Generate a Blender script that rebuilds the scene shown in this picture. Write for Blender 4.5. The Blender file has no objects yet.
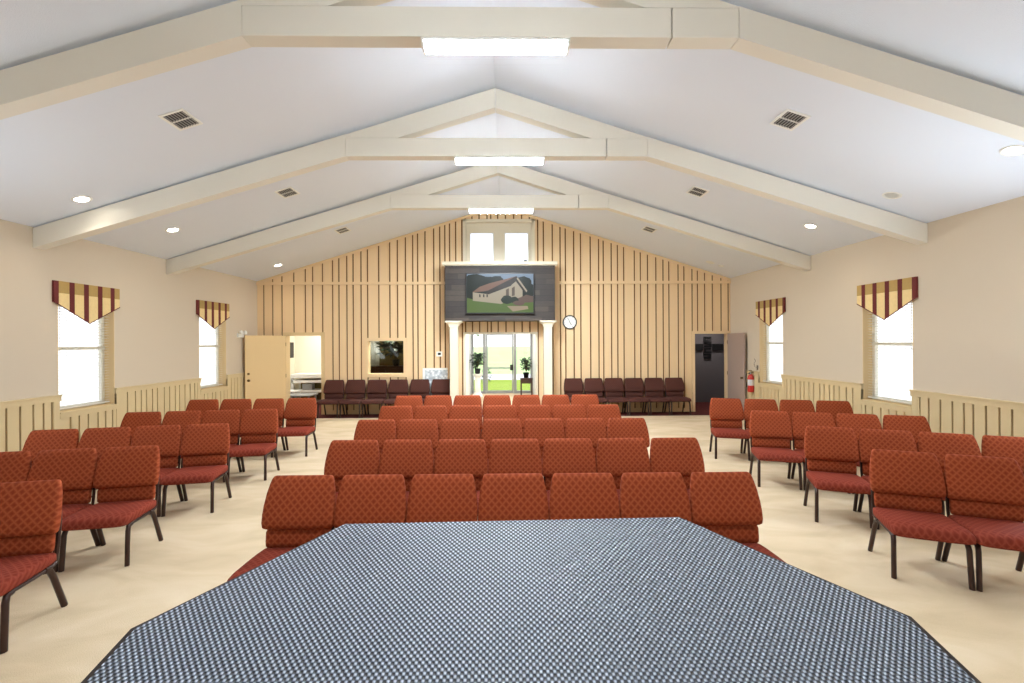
import bpy, math, random
from mathutils import Vector, Matrix
random.seed(7)
R = math.radians
S = bpy.context.scene
COL = S.collection

# ------------------------------------------------------------------ helpers
class MB:
    """collects shapes and links them as ONE mesh object"""
    def __init__(s): s.v=[]; s.f=[]; s.sm=[]; s.mi=[]
    def add(s, vs, fs, smooth=False, m=0):
        b=len(s.v); s.v += [tuple(v) for v in vs]
        for f in fs: s.f.append([b+i for i in f]); s.sm.append(smooth); s.mi.append(m)
        return s
    def box(s, x0,x1,y0,y1,z0,z1, m=0, M=None):
        vs=[(x,y,z) for z in (z0,z1) for y in (y0,y1) for x in (x0,x1)]
        if M is not None: vs=[M@Vector(v) for v in vs]
        return s.add(vs,[(0,2,3,1),(4,5,7,6),(0,1,5,4),(2,6,7,3),(0,4,6,2),(1,3,7,5)],False,m)
    def prism(s, poly, d0, d1, axis='y', m=0, smooth=False):
        """poly: 2D outline; extruded along axis between d0 and d1"""
        n=len(poly)
        def P(a,b,d):
            return (a,d,b) if axis=='y' else ((d,a,b) if axis=='x' else (a,b,d))
        vs=[P(a,b,d0) for a,b in poly]+[P(a,b,d1) for a,b in poly]
        fs=[tuple(range(n)),tuple(range(2*n-1,n-1,-1))]
        s.add(vs,fs,False,m)
        return s.add(vs,[(i,i+n,(i+1)%n+n,(i+1)%n) for i in range(n)],smooth,m)
    def loft(s, rings, smooth=True, caps=True, m=0, closed=True):
        n=len(rings[0]); vs=[p for r in rings for p in r]; fs=[]
        for k in range(len(rings)-1):
            for i in range(n if closed else n-1):
                j=(i+1)%n
                fs.append((k*n+i,k*n+j,(k+1)*n+j,(k+1)*n+i))
        s.add(vs,fs,smooth,m)
        if caps:
            s.add(rings[0],[tuple(range(n-1,-1,-1))],False,m); s.add(rings[-1],[tuple(range(n))],False,m)
        return s
    def tube(s, pts, r, seg=8, m=0, flat=1.0):
        """round (or oval) tube along points; r a number or list"""
        P=[Vector(p) for p in pts]; rs=r if isinstance(r,(list,tuple)) else [r]*len(P)
        rings=[]; up=None
        for i,p in enumerate(P):
            t=(P[min(i+1,len(P)-1)]-P[max(i-1,0)]).normalized()
            if up is None:
                up=Vector((1,0,0)) if abs(t.x)<.9 else Vector((0,1,0))
            u=(up-t*up.dot(t)).normalized(); w=t.cross(u); up=u
            rings.append([p+u*math.cos(2*math.pi*k/seg)*rs[i]*flat+w*math.sin(2*math.pi*k/seg)*rs[i] for k in range(seg)])
        return s.loft(rings,True,True,m)
    def lathe(s, prof, seg=20, c=(0,0,0), m=0, smooth=True, M=None):
        rings=[]
        for r,z in prof:
            ring=[Vector((r*math.cos(2*math.pi*k/seg),r*math.sin(2*math.pi*k/seg),z)) for k in range(seg)]
            if M is not None: ring=[M@p for p in ring]
            rings.append([p+Vector(c) for p in ring])
        return s.loft(rings,smooth,True,m)
    def build(s, name, mats, parent=None, loc=None, rot=None, bevel=0, auto=None):
        me=bpy.data.meshes.new(name); me.from_pydata(s.v,[],s.f)
        me.polygons.foreach_set('use_smooth',s.sm); me.polygons.foreach_set('material_index',s.mi)
        for mt in (mats if isinstance(mats,(list,tuple)) else [mats]): me.materials.append(mt)
        me.update()
        o=bpy.data.objects.new(name,me); COL.objects.link(o)
        if parent is not None: o.parent=parent
        if loc is not None: o.location=loc
        if rot is not None: o.rotation_euler=rot
        if bevel:
            b=o.modifiers.new('bevel','BEVEL'); b.width=bevel; b.segments=2; b.limit_method='ANGLE'; b.angle_limit=R(40)
        return o
def sbox(x0,x1,y0,y1,z0,z1): return MB().box(x0,x1,y0,y1,z0,z1)
def tag(o, label, cat, group=None, kind=None):
    o['label']=label; o['category']=cat
    if group: o['group']=group
    if kind: o['kind']=kind
    return o
def struct(o, label=None):
    o['kind']='structure'
    if label: o['label']=label
    return o
def empty(name, loc=(0,0,0), rz=0, label=None, cat=None, group=None):
    o=bpy.data.objects.new(name,None); o.empty_display_size=.2; COL.objects.link(o)
    o.location=loc; o.rotation_euler=(0,0,rz)
    if label: tag(o,label,cat,group)
    return o
def children(o): return [c for c in bpy.data.objects if c.parent==o]
def copy_tree(o, kids, parent=None):
    c=o.copy(); COL.objects.link(c)
    if parent is not None: c.parent=parent
    for ch,sub in kids: copy_tree(ch,sub,c)
    return c
def tree_of(o): return [(c,tree_of(c)) for c in children(o)]
def lin(r,g,b):
    f=lambda c: (c/255/12.92) if c<=10 else ((c/255+.055)/1.055)**2.4
    return (f(r),f(g),f(b),1)

# ------------------------------------------------------------------ materials
def mat(name, col, rough=.6, metal=0, spec=.5, emit=None, es=1, bump=0, bscale=50, vary=0, vscale=3, coat=0, sheen=0, obj=True):
    m=bpy.data.materials.new(name); m.use_nodes=True; nt=m.node_tree; N=nt.nodes; L=nt.links
    b=N['Principled BSDF']; b.inputs['Base Color'].default_value=col; b.inputs['Roughness'].default_value=rough
    b.inputs['Metallic'].default_value=metal; b.inputs['Specular IOR Level'].default_value=spec
    if coat: b.inputs['Coat Weight'].default_value=coat; b.inputs['Coat Roughness'].default_value=.2
    if sheen: b.inputs['Sheen Weight'].default_value=sheen; b.inputs['Sheen Roughness'].default_value=.4
    if emit is not None: b.inputs['Emission Color'].default_value=emit; b.inputs['Emission Strength'].default_value=es
    tc=N.new('ShaderNodeTexCoord')
    if vary:
        n=N.new('ShaderNodeTexNoise'); n.inputs['Scale'].default_value=vscale; n.inputs['Detail'].default_value=6
        L.new(tc.outputs['Object'],n.inputs['Vector'])
        mx=N.new('ShaderNodeMix'); mx.data_type='RGBA'; L.new(n.outputs['Fac'],mx.inputs['Factor'])
        mx.inputs[6].default_value=tuple(c*(1-vary) for c in col[:3])+(1,)
        mx.inputs[7].default_value=tuple(min(1,c*(1+vary)) for c in col[:3])+(1,)
        L.new(mx.outputs[2],b.inputs['Base Color'])
    if bump:
        n=N.new('ShaderNodeTexNoise'); n.inputs['Scale'].default_value=bscale; n.inputs['Detail'].default_value=4
        L.new(tc.outputs['Object'],n.inputs['Vector'])
        bp=N.new('ShaderNodeBump'); bp.inputs['Strength'].default_value=bump; bp.inputs['Distance'].default_value=.01
        L.new(n.outputs['Fac'],bp.inputs['Height']); L.new(bp.outputs['Normal'],b.inputs['Normal'])
    return m
def node(nt,t,**kw):
    n=nt.nodes.new(t)
    for k,v in kw.items(): setattr(n,k,v)
    return n
def mth(nt,op,a,b=None):
    n=nt.nodes.new('ShaderNodeMath'); n.operation=op
    for i,v in enumerate((a,b)):
        if v is None: continue
        if isinstance(v,(int,float)): n.inputs[i].default_value=v
        else: nt.links.new(v,n.inputs[i])
    return n.outputs[0]
def ramp(nt,fac,stops):
    n=nt.nodes.new('ShaderNodeValToRGB'); e=n.color_ramp.elements
    while len(e)<len(stops): e.new(.5)
    for i,(p,c) in enumerate(stops): e[i].position=p; e[i].color=c
    nt.links.new(fac,n.inputs['Fac']); return n.outputs['Color']

def fabric(name, base, light, dark, swap=False):
    """woven upholstery with a small lattice of diamonds"""
    m=mat(name,base,rough=.85,spec=.12); nt=m.node_tree; b=nt.nodes['Principled BSDF']
    tc=node(nt,'ShaderNodeTexCoord'); sp=node(nt,'ShaderNodeSeparateXYZ'); nt.links.new(tc.outputs['Object'],sp.inputs[0])
    x=sp.outputs['X']; y=mth(nt,'SUBTRACT',sp.outputs['Y'],sp.outputs['Z']) if swap else sp.outputs['Z']
    k=2*math.pi/.052/2
    u=mth(nt,'MULTIPLY',mth(nt,'ADD',x,y),k); v=mth(nt,'MULTIPLY',mth(nt,'SUBTRACT',x,y),k)
    h=mth(nt,'MINIMUM',mth(nt,'ABSOLUTE',mth(nt,'SINE',u)),mth(nt,'ABSOLUTE',mth(nt,'SINE',v)))
    n=node(nt,'ShaderNodeTexNoise'); n.inputs['Scale'].default_value=220; n.inputs['Detail'].default_value=2
    nt.links.new(tc.outputs['Object'],n.inputs['Vector'])
    hh=mth(nt,'ADD',h,mth(nt,'MULTIPLY',mth(nt,'SUBTRACT',n.outputs['Fac'],.5),.45))
    c=ramp(nt,hh,[(0.0,light),(.22,light),(.45,base),(.95,dark)])
    nt.links.new(c,b.inputs['Base Color'])
    bp=node(nt,'ShaderNodeBump'); bp.inputs['Strength'].default_value=.25; bp.inputs['Distance'].default_value=.004
    nt.links.new(hh,bp.inputs['Height']); nt.links.new(bp.outputs['Normal'],b.inputs['Normal'])
    return m

M={}
M['wall']=mat('wall_paint',lin(209,195,174),.85,spec=.2,bump=.03,bscale=120)
M['ceil']=mat('ceiling_texture',lin(227,233,244),.95,spec=.1,bump=.35,bscale=140)
M['beam']=mat('beam_paint',lin(228,223,211),.6,spec=.3,bump=.03,bscale=60,vary=.03,vscale=2)
M['board']=mat('panelling_paint',lin(233,203,160),.55,spec=.35,bump=.06,bscale=40,vary=.05,vscale=1.5)
M['groove']=mat('panelling_groove',lin(112,76,38),.8,spec=.2)
M['wains']=mat('wainscot_paint',lin(213,192,150),.5,spec=.35,bump=.05,bscale=40,vary=.04,vscale=2)
M['wgroove']=mat('wainscot_groove',lin(120,90,48),.8,spec=.2)
M['cream']=mat('cream_gloss',lin(226,216,193),.45,spec=.4)
M['tan']=mat('tan_reveal',lin(222,196,150),.6,spec=.3)
M['white']=mat('white_paint',lin(240,240,236),.5)
M['offwhite']=mat('offwhite_paint',lin(235,228,210),.6)
M['door']=mat('door_paint',lin(226,196,145),.5,spec=.35,vary=.02,vscale=2)
M['mauve']=mat('mauve_door_paint',lin(170,150,138),.5,spec=.35)
M['brass']=mat('aged_brass',lin(120,95,60),.3,metal=.9)
M['chrome']=mat('chrome',lin(200,200,200),.2,metal=1)
M['alu']=mat('aluminium',lin(170,172,176),.4,metal=.6)
M['black']=mat('black_plastic',lin(18,18,20),.4)
M['frame']=mat('bronze_frame',lin(58,38,32),.35,metal=.35,spec=.5)
M['fabric']=fabric('rust_fabric',lin(144,66,37),lin(152,75,45),lin(126,53,28))
M['seatfab']=fabric('rust_seat_fabric',lin(126,52,37),lin(134,60,44),lin(114,43,30),True)
M['fabric_m']=fabric('maroon_fabric',lin(80,47,40),lin(87,54,46),lin(71,40,34))
M['seatfab_m']=fabric('maroon_seat_fabric',lin(78,45,40),lin(85,52,46),lin(70,38,34),True)
M['shell']=mat('back_shell',lin(70,35,26),.7)
M['maroon']=mat('maroon_carpet',lin(88,42,40),.95,spec=.1,bump=.3,bscale=300,vary=.2,vscale=40)
M['concrete']=mat('concrete',lin(172,170,166),.9,bump=.1,bscale=20,vary=.08,vscale=3)
M['road']=mat('drive_concrete',lin(205,205,210),.9,vary=.08,vscale=1)
M['lawn']=mat('lawn_grass',lin(116,134,50),.95,spec=.1,bump=.4,bscale=60,vary=.35,vscale=6)
M['field']=mat('field_grass',lin(150,172,118),.95,spec=.1,vary=.25,vscale=.5)
M['leaf']=mat('leaf_green',lin(52,84,44),.5,vary=.4,vscale=9)
M['leaf_d']=mat('leaf_dark',lin(34,50,32),.5,vary=.4,vscale=9)
M['bark']=mat('bark',lin(90,70,55),.9,bump=.4,bscale=30)
M['soil']=mat('soil',lin(50,36,28),.95)
M['darkwood']=mat('dark_wood',lin(62,38,28),.4,vary=.25,vscale=12)
M['olive']=mat('olive_wall',lin(128,112,66),.9)
M['grey_wall']=mat('grey_hall_wall',lin(96,90,92),.8)
M['lens']=mat('lamp_lens',lin(250,250,250),.5,emit=(.84,.93,1,1),es=112)
M['can']=mat('can_bulb',lin(250,250,250),.5,emit=(1,.93,.8,1),es=14)
M['red']=mat('extinguisher_red',lin(190,30,26),.3,coat=.5)
M['gold']=mat('gold_cloth',lin(178,148,88),.9,vary=.12,vscale=25)
M['pale_gold']=mat('pale_gold_cloth',lin(232,206,148),.9,vary=.1,vscale=25)
M['burg']=mat('burgundy_cloth',lin(102,36,34),.85,vary=.15,vscale=30)
M['paper']=mat('paper',lin(215,215,215),.8)
M['vinyl']=mat('window_vinyl',lin(228,222,205),.5)
M['pulpitwood']=mat('pulpit_wood',lin(36,22,16),.4,vary=.3,vscale=8)

def glass(name,tint=(1,1,1,1)):
    m=bpy.data.materials.new(name); m.use_nodes=True; nt=m.node_tree; nt.nodes.clear()
    o=node(nt,'ShaderNodeOutputMaterial'); t=node(nt,'ShaderNodeBsdfTransparent'); t.inputs[0].default_value=tint
    g=node(nt,'ShaderNodeBsdfGlossy'); g.inputs['Roughness'].default_value=.02
    fr=node(nt,'ShaderNodeLayerWeight'); fr.inputs['Blend'].default_value=.5
    fs=mth(nt,'ADD',mth(nt,'MULTIPLY',mth(nt,'POWER',fr.outputs['Facing'],5),.9),.03)
    mx=node(nt,'ShaderNodeMixShader'); nt.links.new(fs,mx.inputs[0]); nt.links.new(t.outputs[0],mx.inputs[1]); nt.links.new(g.outputs[0],mx.inputs[2])
    nt.links.new(mx.outputs[0],o.inputs[0]); return m
M['glass']=glass('window_glass'); M['dglass']=glass('interior_glass',(.75,.78,.75,1))

def slat_mat():
    m=mat('blind_slat_vinyl',lin(240,236,226),.5); nt=m.node_tree; b=nt.nodes['Principled BSDF']
    out=nt.nodes['Material Output']; tr=node(nt,'ShaderNodeBsdfTranslucent'); tr.inputs[0].default_value=lin(240,232,215)
    mx=node(nt,'ShaderNodeMixShader'); mx.inputs[0].default_value=.22
    nt.links.new(b.outputs[0],mx.inputs[1]); nt.links.new(tr.outputs[0],mx.inputs[2]); nt.links.new(mx.outputs[0],out.inputs[0]); return m
M['slat']=slat_mat()

def carpet_mat():
    m=mat('beige_carpet',lin(222,198,165),.95,spec=.1); nt=m.node_tree; b=nt.nodes['Principled BSDF']
    tc=node(nt,'ShaderNodeTexCoord')
    n1=node(nt,'ShaderNodeTexNoise'); n1.inputs['Scale'].default_value=1.3; n1.inputs['Detail'].default_value=5; n1.inputs['Distortion'].default_value=.8
    mp=node(nt,'ShaderNodeMapping'); mp.inputs['Scale'].default_value=(1,2.2,1); mp.inputs['Rotation'].default_value=(0,0,.35)
    nt.links.new(tc.outputs['Object'],mp.inputs[0]); nt.links.new(mp.outputs[0],n1.inputs['Vector'])
    n2=node(nt,'ShaderNodeTexNoise'); n2.inputs['Scale'].default_value=180; n2.inputs['Detail'].default_value=3
    nt.links.new(tc.outputs['Object'],n2.inputs['Vector'])
    f=mth(nt,'ADD',mth(nt,'MULTIPLY',n1.outputs['Fac'],.75),mth(nt,'MULTIPLY',n2.outputs['Fac'],.25))
    c=ramp(nt,f,[(.32,lin(192,171,140)),(.5,lin(207,186,155)),(.68,lin(217,198,170))])
    nt.links.new(c,b.inputs['Base Color'])
    bp=node(nt,'ShaderNodeBump'); bp.inputs['Strength'].default_value=.4; bp.inputs['Distance'].default_value=.01
    nt.links.new(n2.outputs['Fac'],bp.inputs['Height']); nt.links.new(bp.outputs['Normal'],b.inputs['Normal'])
    return m
M['carpet']=carpet_mat()

def mesh_mat():
    """open woven mat: pale blue-grey strands around small dark holes"""
    m=mat('woven_mat',lin(120,130,145),.38,spec=.6); nt=m.node_tree; b=nt.nodes['Principled BSDF']
    tc=node(nt,'ShaderNodeTexCoord'); mp=node(nt,'ShaderNodeMapping'); mp.inputs['Rotation'].default_value=(0,0,0)
    nt.links.new(tc.outputs['Object'],mp.inputs[0]); sp=node(nt,'ShaderNodeSeparateXYZ'); nt.links.new(mp.outputs[0],sp.inputs[0])
    a=mth(nt,'COSINE',mth(nt,'MULTIPLY',sp.outputs['X'],2*math.pi/.00895)); c=mth(nt,'COSINE',mth(nt,'MULTIPLY',sp.outputs['Y'],2*math.pi/.0095))
    h=mth(nt,'MULTIPLY',a,c)            # +1 in a hole, -1 on a knot
    f=mth(nt,'ADD',mth(nt,'MULTIPLY',h,-.5),.5)
    col=ramp(nt,f,[(.26,lin(3,5,10)),(.46,lin(40,48,62)),(.6,lin(104,113,128)),(.8,lin(150,159,174)),(1,lin(178,186,198))])
    nt.links.new(col,b.inputs['Base Color'])
    bp=node(nt,'ShaderNodeBump'); bp.inputs['Strength'].default_value=.6; bp.inputs['Distance'].default_value=.003
    nt.links.new(f,bp.inputs['Height']); nt.links.new(bp.outputs['Normal'],b.inputs['Normal'])
    return m
M['mesh']=mesh_mat()

def planks_mat():
    m=mat('grey_planks',lin(88,82,80),.6); nt=m.node_tree; b=nt.nodes['Principled BSDF']
    tc=node(nt,'ShaderNodeTexCoord'); sp=node(nt,'ShaderNodeSeparateXYZ'); nt.links.new(tc.outputs['Object'],sp.inputs[0])
    row=mth(nt,'FLOOR',mth(nt,'DIVIDE',sp.outputs['Z'],.135))
    sh=mth(nt,'FLOOR',mth(nt,'DIVIDE',mth(nt,'ADD',sp.outputs['X'],mth(nt,'MULTIPLY',row,.37)),.9))
    wn=node(nt,'ShaderNodeTexWhiteNoise',noise_dimensions='2D'); cb=node(nt,'ShaderNodeCombineXYZ'); nt.links.new(row,cb.inputs[0]); nt.links.new(sh,cb.inputs[1]); nt.links.new(cb.outputs[0],wn.inputs['Vector'])
    mp=node(nt,'ShaderNodeMapping'); mp.inputs['Scale'].default_value=(3,3,40); nt.links.new(tc.outputs['Object'],mp.inputs[0])
    n=node(nt,'ShaderNodeTexNoise'); n.inputs['Scale'].default_value=3; n.inputs['Detail'].default_value=6; nt.links.new(mp.outputs[0],n.inputs['Vector'])
    f=mth(nt,'ADD',mth(nt,'MULTIPLY',wn.outputs['Value'],.5),mth(nt,'MULTIPLY',n.outputs['Fac'],.6))
    fr=mth(nt,'FRACT',mth(nt,'DIVIDE',sp.outputs['Z'],.135)); gap=mth(nt,'GREATER_THAN',fr,.06)
    c=ramp(nt,mth(nt,'MULTIPLY',f,gap),[(0,lin(18,15,13)),(.25,lin(38,32,29)),(.6,lin(54,46,41)),(1,lin(78,66,57))])
    nt.links.new(c,b.inputs['Base Color']); return m
M['planks']=planks_mat()
def poster_mat():
    m=mat('notice_print',lin(190,195,200),.7); nt=m.node_tree; b=nt.nodes['Principled BSDF']
    tc=node(nt,'ShaderNodeTexCoord'); v=node(nt,'ShaderNodeTexVoronoi'); v.inputs['Scale'].default_value=14; v.distance='CHEBYCHEV'
    nt.links.new(tc.outputs['Object'],v.inputs['Vector'])
    c=ramp(nt,v.outputs['Distance'],[(.15,lin(240,242,243)),(.4,lin(205,212,217)),(.6,lin(175,183,190))])
    nt.links.new(c,b.inputs['Base Color']); return m
M['poster']=poster_mat()

# ------------------------------------------------------------------ room dimensions (metres, camera over x=0,y=0)
XL,XR,YB,YF = -6.33,5.85,11.73,-3.6
X0,ZR = -.12,5.36
KL=(ZR-3.41)/(X0-XL); KR=(ZR-3.45)/(XR-X0)
def zc(x): return ZR-(KL*(X0-x) if x<X0 else KR*(x-X0))
TX=.22   # side wall thickness

# floor and ceiling
struct(MB().box(XL-TX,XR+TX,YF-.2,YB-.62,-.1,0).build('floor',M['carpet']),'beige cut pile carpet over the whole hall')
struct(MB().box(XL-TX,XR+TX,YB-.62,YB+.02,-.1,0).build('floor_strip',M['maroon']),'maroon carpet strip along the panelled end wall')
t=.12
ce=MB()
ce.prism([(XL-.5,zc(XL-.5)),(X0,ZR),(XR+.5,zc(XR+.5)),(XR+.5,zc(XR+.5)+t),(X0,ZR+t),(XL-.5,zc(XL-.5)+t)],YF-.3,YB+.5,'y')
struct(ce.build('ceiling',M['ceil']),'white textured vaulted ceiling with two slopes')

def slab(mb, x0,x1, top, holes, d0,d1, axis='y', bottom=0, gaps=None, m=0):
    """wall in the x/z plane between x0 and x1, 'top' a function of x; holes = (xa,xb,za,zb); gaps = groove lines cut out: list of (xa,xb)"""
    br={x0,x1}
    for h in holes: br|={max(x0,min(x1,h[0])),max(x0,min(x1,h[1]))}
    if x0<X0<x1 and axis=='y': br.add(X0)
    for g in gaps or []: br|={g[0],g[1]}
    br=sorted(b for b in br if x0-1e-6<=b<=x1+1e-6)
    for a,b in zip(br,br[1:]):
        if b-a<1e-5: continue
        c=(a+b)/2
        if any(g[0]<c<g[1] for g in gaps or []): continue
        z=bottom; segs=[]
        for h in sorted((h for h in holes if h[0]<c<h[1]),key=lambda h:h[2]):
            if h[2]>z: segs.append((z,h[2]))
            z=max(z,h[3])
        for s0,s1 in segs: mb.prism([(a,s0),(b,s0),(b,s1),(a,s1)],d0,d1,axis,m)
        ta,tb=top(a),top(b)
        if max(ta,tb)>z: mb.prism([(a,z),(b,z),(b,max(tb,z)),(a,max(ta,z))],d0,d1,axis,m)
    return mb

# side walls with window openings
WU=[(-2.45,-1.5),(.6,1.55),(3.56,4.5)]   # unseen windows nearer the stage, added to let in light
WL=WU+[(6.53,7.47),(9.50,10.42)]; WR=WU+[(6.43,7.36),(9.48,10.38)]
WZ0,WZ1=.86,2.45
def side_wall(name,x0,x1,wins,ze,label):
    w=MB(); slab(w,YF,YB+.2,lambda y:ze,[(a,b,WZ0,WZ1) for a,b in wins],x0,x1,'x')
    return struct(w.build(name,M['wall']),label)
wl=side_wall('wall_left',XL-TX,XL,WL,3.42,'cream side wall with two valanced windows near the tan door')
wr=side_wall('wall_right',XR,XR+TX,WR,3.46,'cream side wall with two valanced windows near the extinguisher')
struct(slab(MB(),XL-TX,XR+TX,zc,[],YF-.2,YF).build('wall_front',M['wall']))

# back wall: backing plus vertical boards
BH=[(-5.61,-4.69,-.1,2.03),(4.90,5.79,-.1,2.03),(-1.04,.81,-.1,2.05),(-3.52,-2.60,1.02,1.87),(-1.0,.71,3.84,4.93)]
wb=struct(slab(MB(),XL-TX,XR+TX,zc,BH,YB+.02,YB+.17).build('wall_back',M['groove']),'tan board panelled gable wall at the far end')
gp=[240+v/5.12 for v in (90+6,125,170,217,277,335,372,422,473,505,545,577,617,650,707,763,802,843,880,905,943,987,1018)]
gp+=[420+v/6.4 for v in (153,183,222,262)]
gp+=[430+v/7.314 for v in (250,300,352,410,437,488,545,605,663,720,780)]
gp+=[420+v/6.4 for v in (783,840,890)]
gp+=[560+v/5.12 for v in (22,65,100,150,193,217,258,290,322,377,408,445,488,525,555,603,633,675,703,740,780,825,862)]
gx=[(p-503.5)/38.77 for p in gp]
gaps=[(x-.017,x+.017) for x in gx if XL+.03<x<XR-.03]
bd=slab(MB(),XL,XR,lambda x:zc(x)-.002,BH,YB-.004,YB+.0205,gaps=gaps)
o=bd.build('panelling_boards',M['board'],wb)
rl=MB(); rl.box(XL,-1.471,YB-.045,YB-.003,3.315,3.385); rl.box(1.236,XR,YB-.045,YB-.003,3.315,3.385)
rl.build('panelling_rail',M['board'],wb)
# gable edge trim below the ceiling
gt=MB()
for a,b in ((XL,X0),(X0,XR)): gt.prism([(a,zc(a)-.07),(b,zc(b)-.07),(b,zc(b)-.003),(a,zc(a)-.003)],YB-.025,YB-.004)
gt.build('gable_trim',M['board'],wb)
bb=MB()
for a,b in ((XL,-5.68),(-4.62,-1.11),(.88,4.83)): bb.box(a,b,YB-.02,YB-.0045,.0,.1)
struct(bb.build('baseboard_back',M['board']))

# wainscot on the side walls
def wainscot(name,xw,sg,wins,label):
    """sg=+1: room lies to +x of the wall face xw"""
    bk=MB(); bo=MB(); cap=MB()
    def X(d): return xw+sg*d
    def bx(mb,y0,y1,d0,d1,z0,z1): 
        a,b=sorted((X(d0),X(d1))); mb.box(a,b,y0,y1,z0,z1)
    y=YF; segs=[]
    for a,b in wins: segs+= [(y,a,1.11),(a,b,.86)]; y=b
    segs.append((y,YB-.005,1.11))
    rnd=random.Random(5); ys=[]; yy=YF+.05
    while yy<YB-.08: ys.append(yy); yy+=rnd.choice([.115,.125,.135,.145,.15,.165])
    for a,b,zt in segs:
        bx(bk,a,b,.001,.006,.0,zt-.06)
        cuts=[c for c in ys if a+.05<c<b-.05]
        e=[a]+cuts+[b]
        for p,q in zip(e,e[1:]): bx(bo,p+(.012 if p!=a else 0),q-(.012 if q!=b else 0),.006,.024,.0,zt-.07)
        bx(cap,a-(.02 if zt>1 else 0),b+(.02 if zt>1 else 0),.001,.036,zt-.08,zt)
        if zt>1: bx(cap,a-.02,b+.02,.001,.05,zt-.012,zt+.01)
        else:
            bx(cap,a,b,-.03,.045,zt-.012,zt+.004)
    for a,b in wins:
        bx(cap,a-.085,a,.001,.032,.0,1.03); bx(cap,b,b+.085,.001,.032,.0,1.03)
    o=struct(bk.build(name,M['wgroove']),label)
    bo.build('wainscot_boards',M['wains'],o); cap.build('wainscot_cap',M['wains'],o)
    return o
wainscot('trim_1',XL,1,WL,'cream board wainscot below the windows on the tan door side')
wainscot('trim_2',XR,-1,WR,'cream board wainscot below the windows on the extinguisher side')

def area(name,loc,sx,sy,pw,col,rot=(0,0,0)):
    l=bpy.data.lights.new(name,'AREA'); l.shape='RECTANGLE'; l.size=sx; l.size_y=sy; l.energy=pw; l.color=col
    o=bpy.data.objects.new(name,l); COL.objects.link(o); o.location=loc; o.rotation_euler=rot; return o
DAY=110
# windows in the side walls
def window(name,xw,sg,a,b,label):
    """reveal lining, sashes, glass; depth measured outwards from the wall face"""
    def bx(mb,y0,y1,d0,d1,z0,z1):
        p,q=sorted((xw-sg*d0,xw-sg*d1)); mb.box(p,q,y0,y1,z0,z1)
    rv=MB(); e=.012
    bx(rv,a,a+e,.0,TX-.0,WZ0,WZ1); bx(rv,b-e,b,.0,TX,WZ0,WZ1); bx(rv,a,b,0,TX,WZ1-e,WZ1); bx(rv,a,b,0,TX,WZ0,WZ0+e)
    w=struct(rv.build(name,M['tan']),label)
    fr=MB(); f=.055
    for y0,y1 in ((a+e,a+e+f),(b-e-f,b-e)): bx(fr,y0,y1,.15,.2,WZ0+e,WZ1-e)
    bx(fr,a+e,b-e,.15,.2,WZ0+e,WZ0+e+f); bx(fr,a+e,b-e,.15,.2,WZ1-e-f,WZ1-e); bx(fr,a+e,b-e,.14,.2,1.745,1.79)
    fr.build('window_frame',M['vinyl'],w)
    g=MB(); bx(g,a+e+f,b-e-f,.17,.176,WZ0+e+f,WZ1-e-f); g.build('window_glass',M['glass'],w)
    return w
def blind(xw,sg,a,b,label):
    xc=xw-sg*.09
    t=empty('window_blind',(xc,(a+b)/2,WZ1-.02),0,label,'blind','window blinds')
    h=(b-a)/2-.022
    sbox(-.028,.028,-h,h,-.045,0).build('headrail',M['slat'],t)
    sl=MB(); z=-.075; k=0
    while z>WZ0-WZ1+.085:
        c=.023; dz=sg*.003
        sl.add([(-c,-h,z-dz),(0,-h,z+.002),(c,-h,z+dz),(-c,h,z-dz),(0,h,z+.002),(c,h,z+dz),
                (-c,-h,z-dz-.002),(0,-h,z),(c,-h,z+dz-.002),(-c,h,z-dz-.002),(0,h,z),(c,h,z+dz-.002)],
               [(0,1,4,3),(1,2,5,4),(9,10,7,6),(10,11,8,7),(0,3,9,6),(2,8,11,5),(0,6,7,1),(1,7,8,2),(3,4,10,9),(4,5,11,10)])
        z-=.043
    sl.build('slats',M['slat'],t)
    sbox(-.026,.026,-h,h,z+.004,z+.022).build('bottom_rail',M['slat'],t)
    cd=MB()
    for yy in (-h*.6,h*.6): cd.tube([(sg*.027,yy,-.04),(sg*.027,yy,z+.02)],.0015,4)
    cd.build('lift_cord',M['slat'],t)
    wd=MB(); wd.tube([(sg*.032,-h+.07,-.03),(sg*.036,-h+.07,-.75)],.004,6); wd.build('tilt_wand',M['white'],t)
    return t
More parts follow.
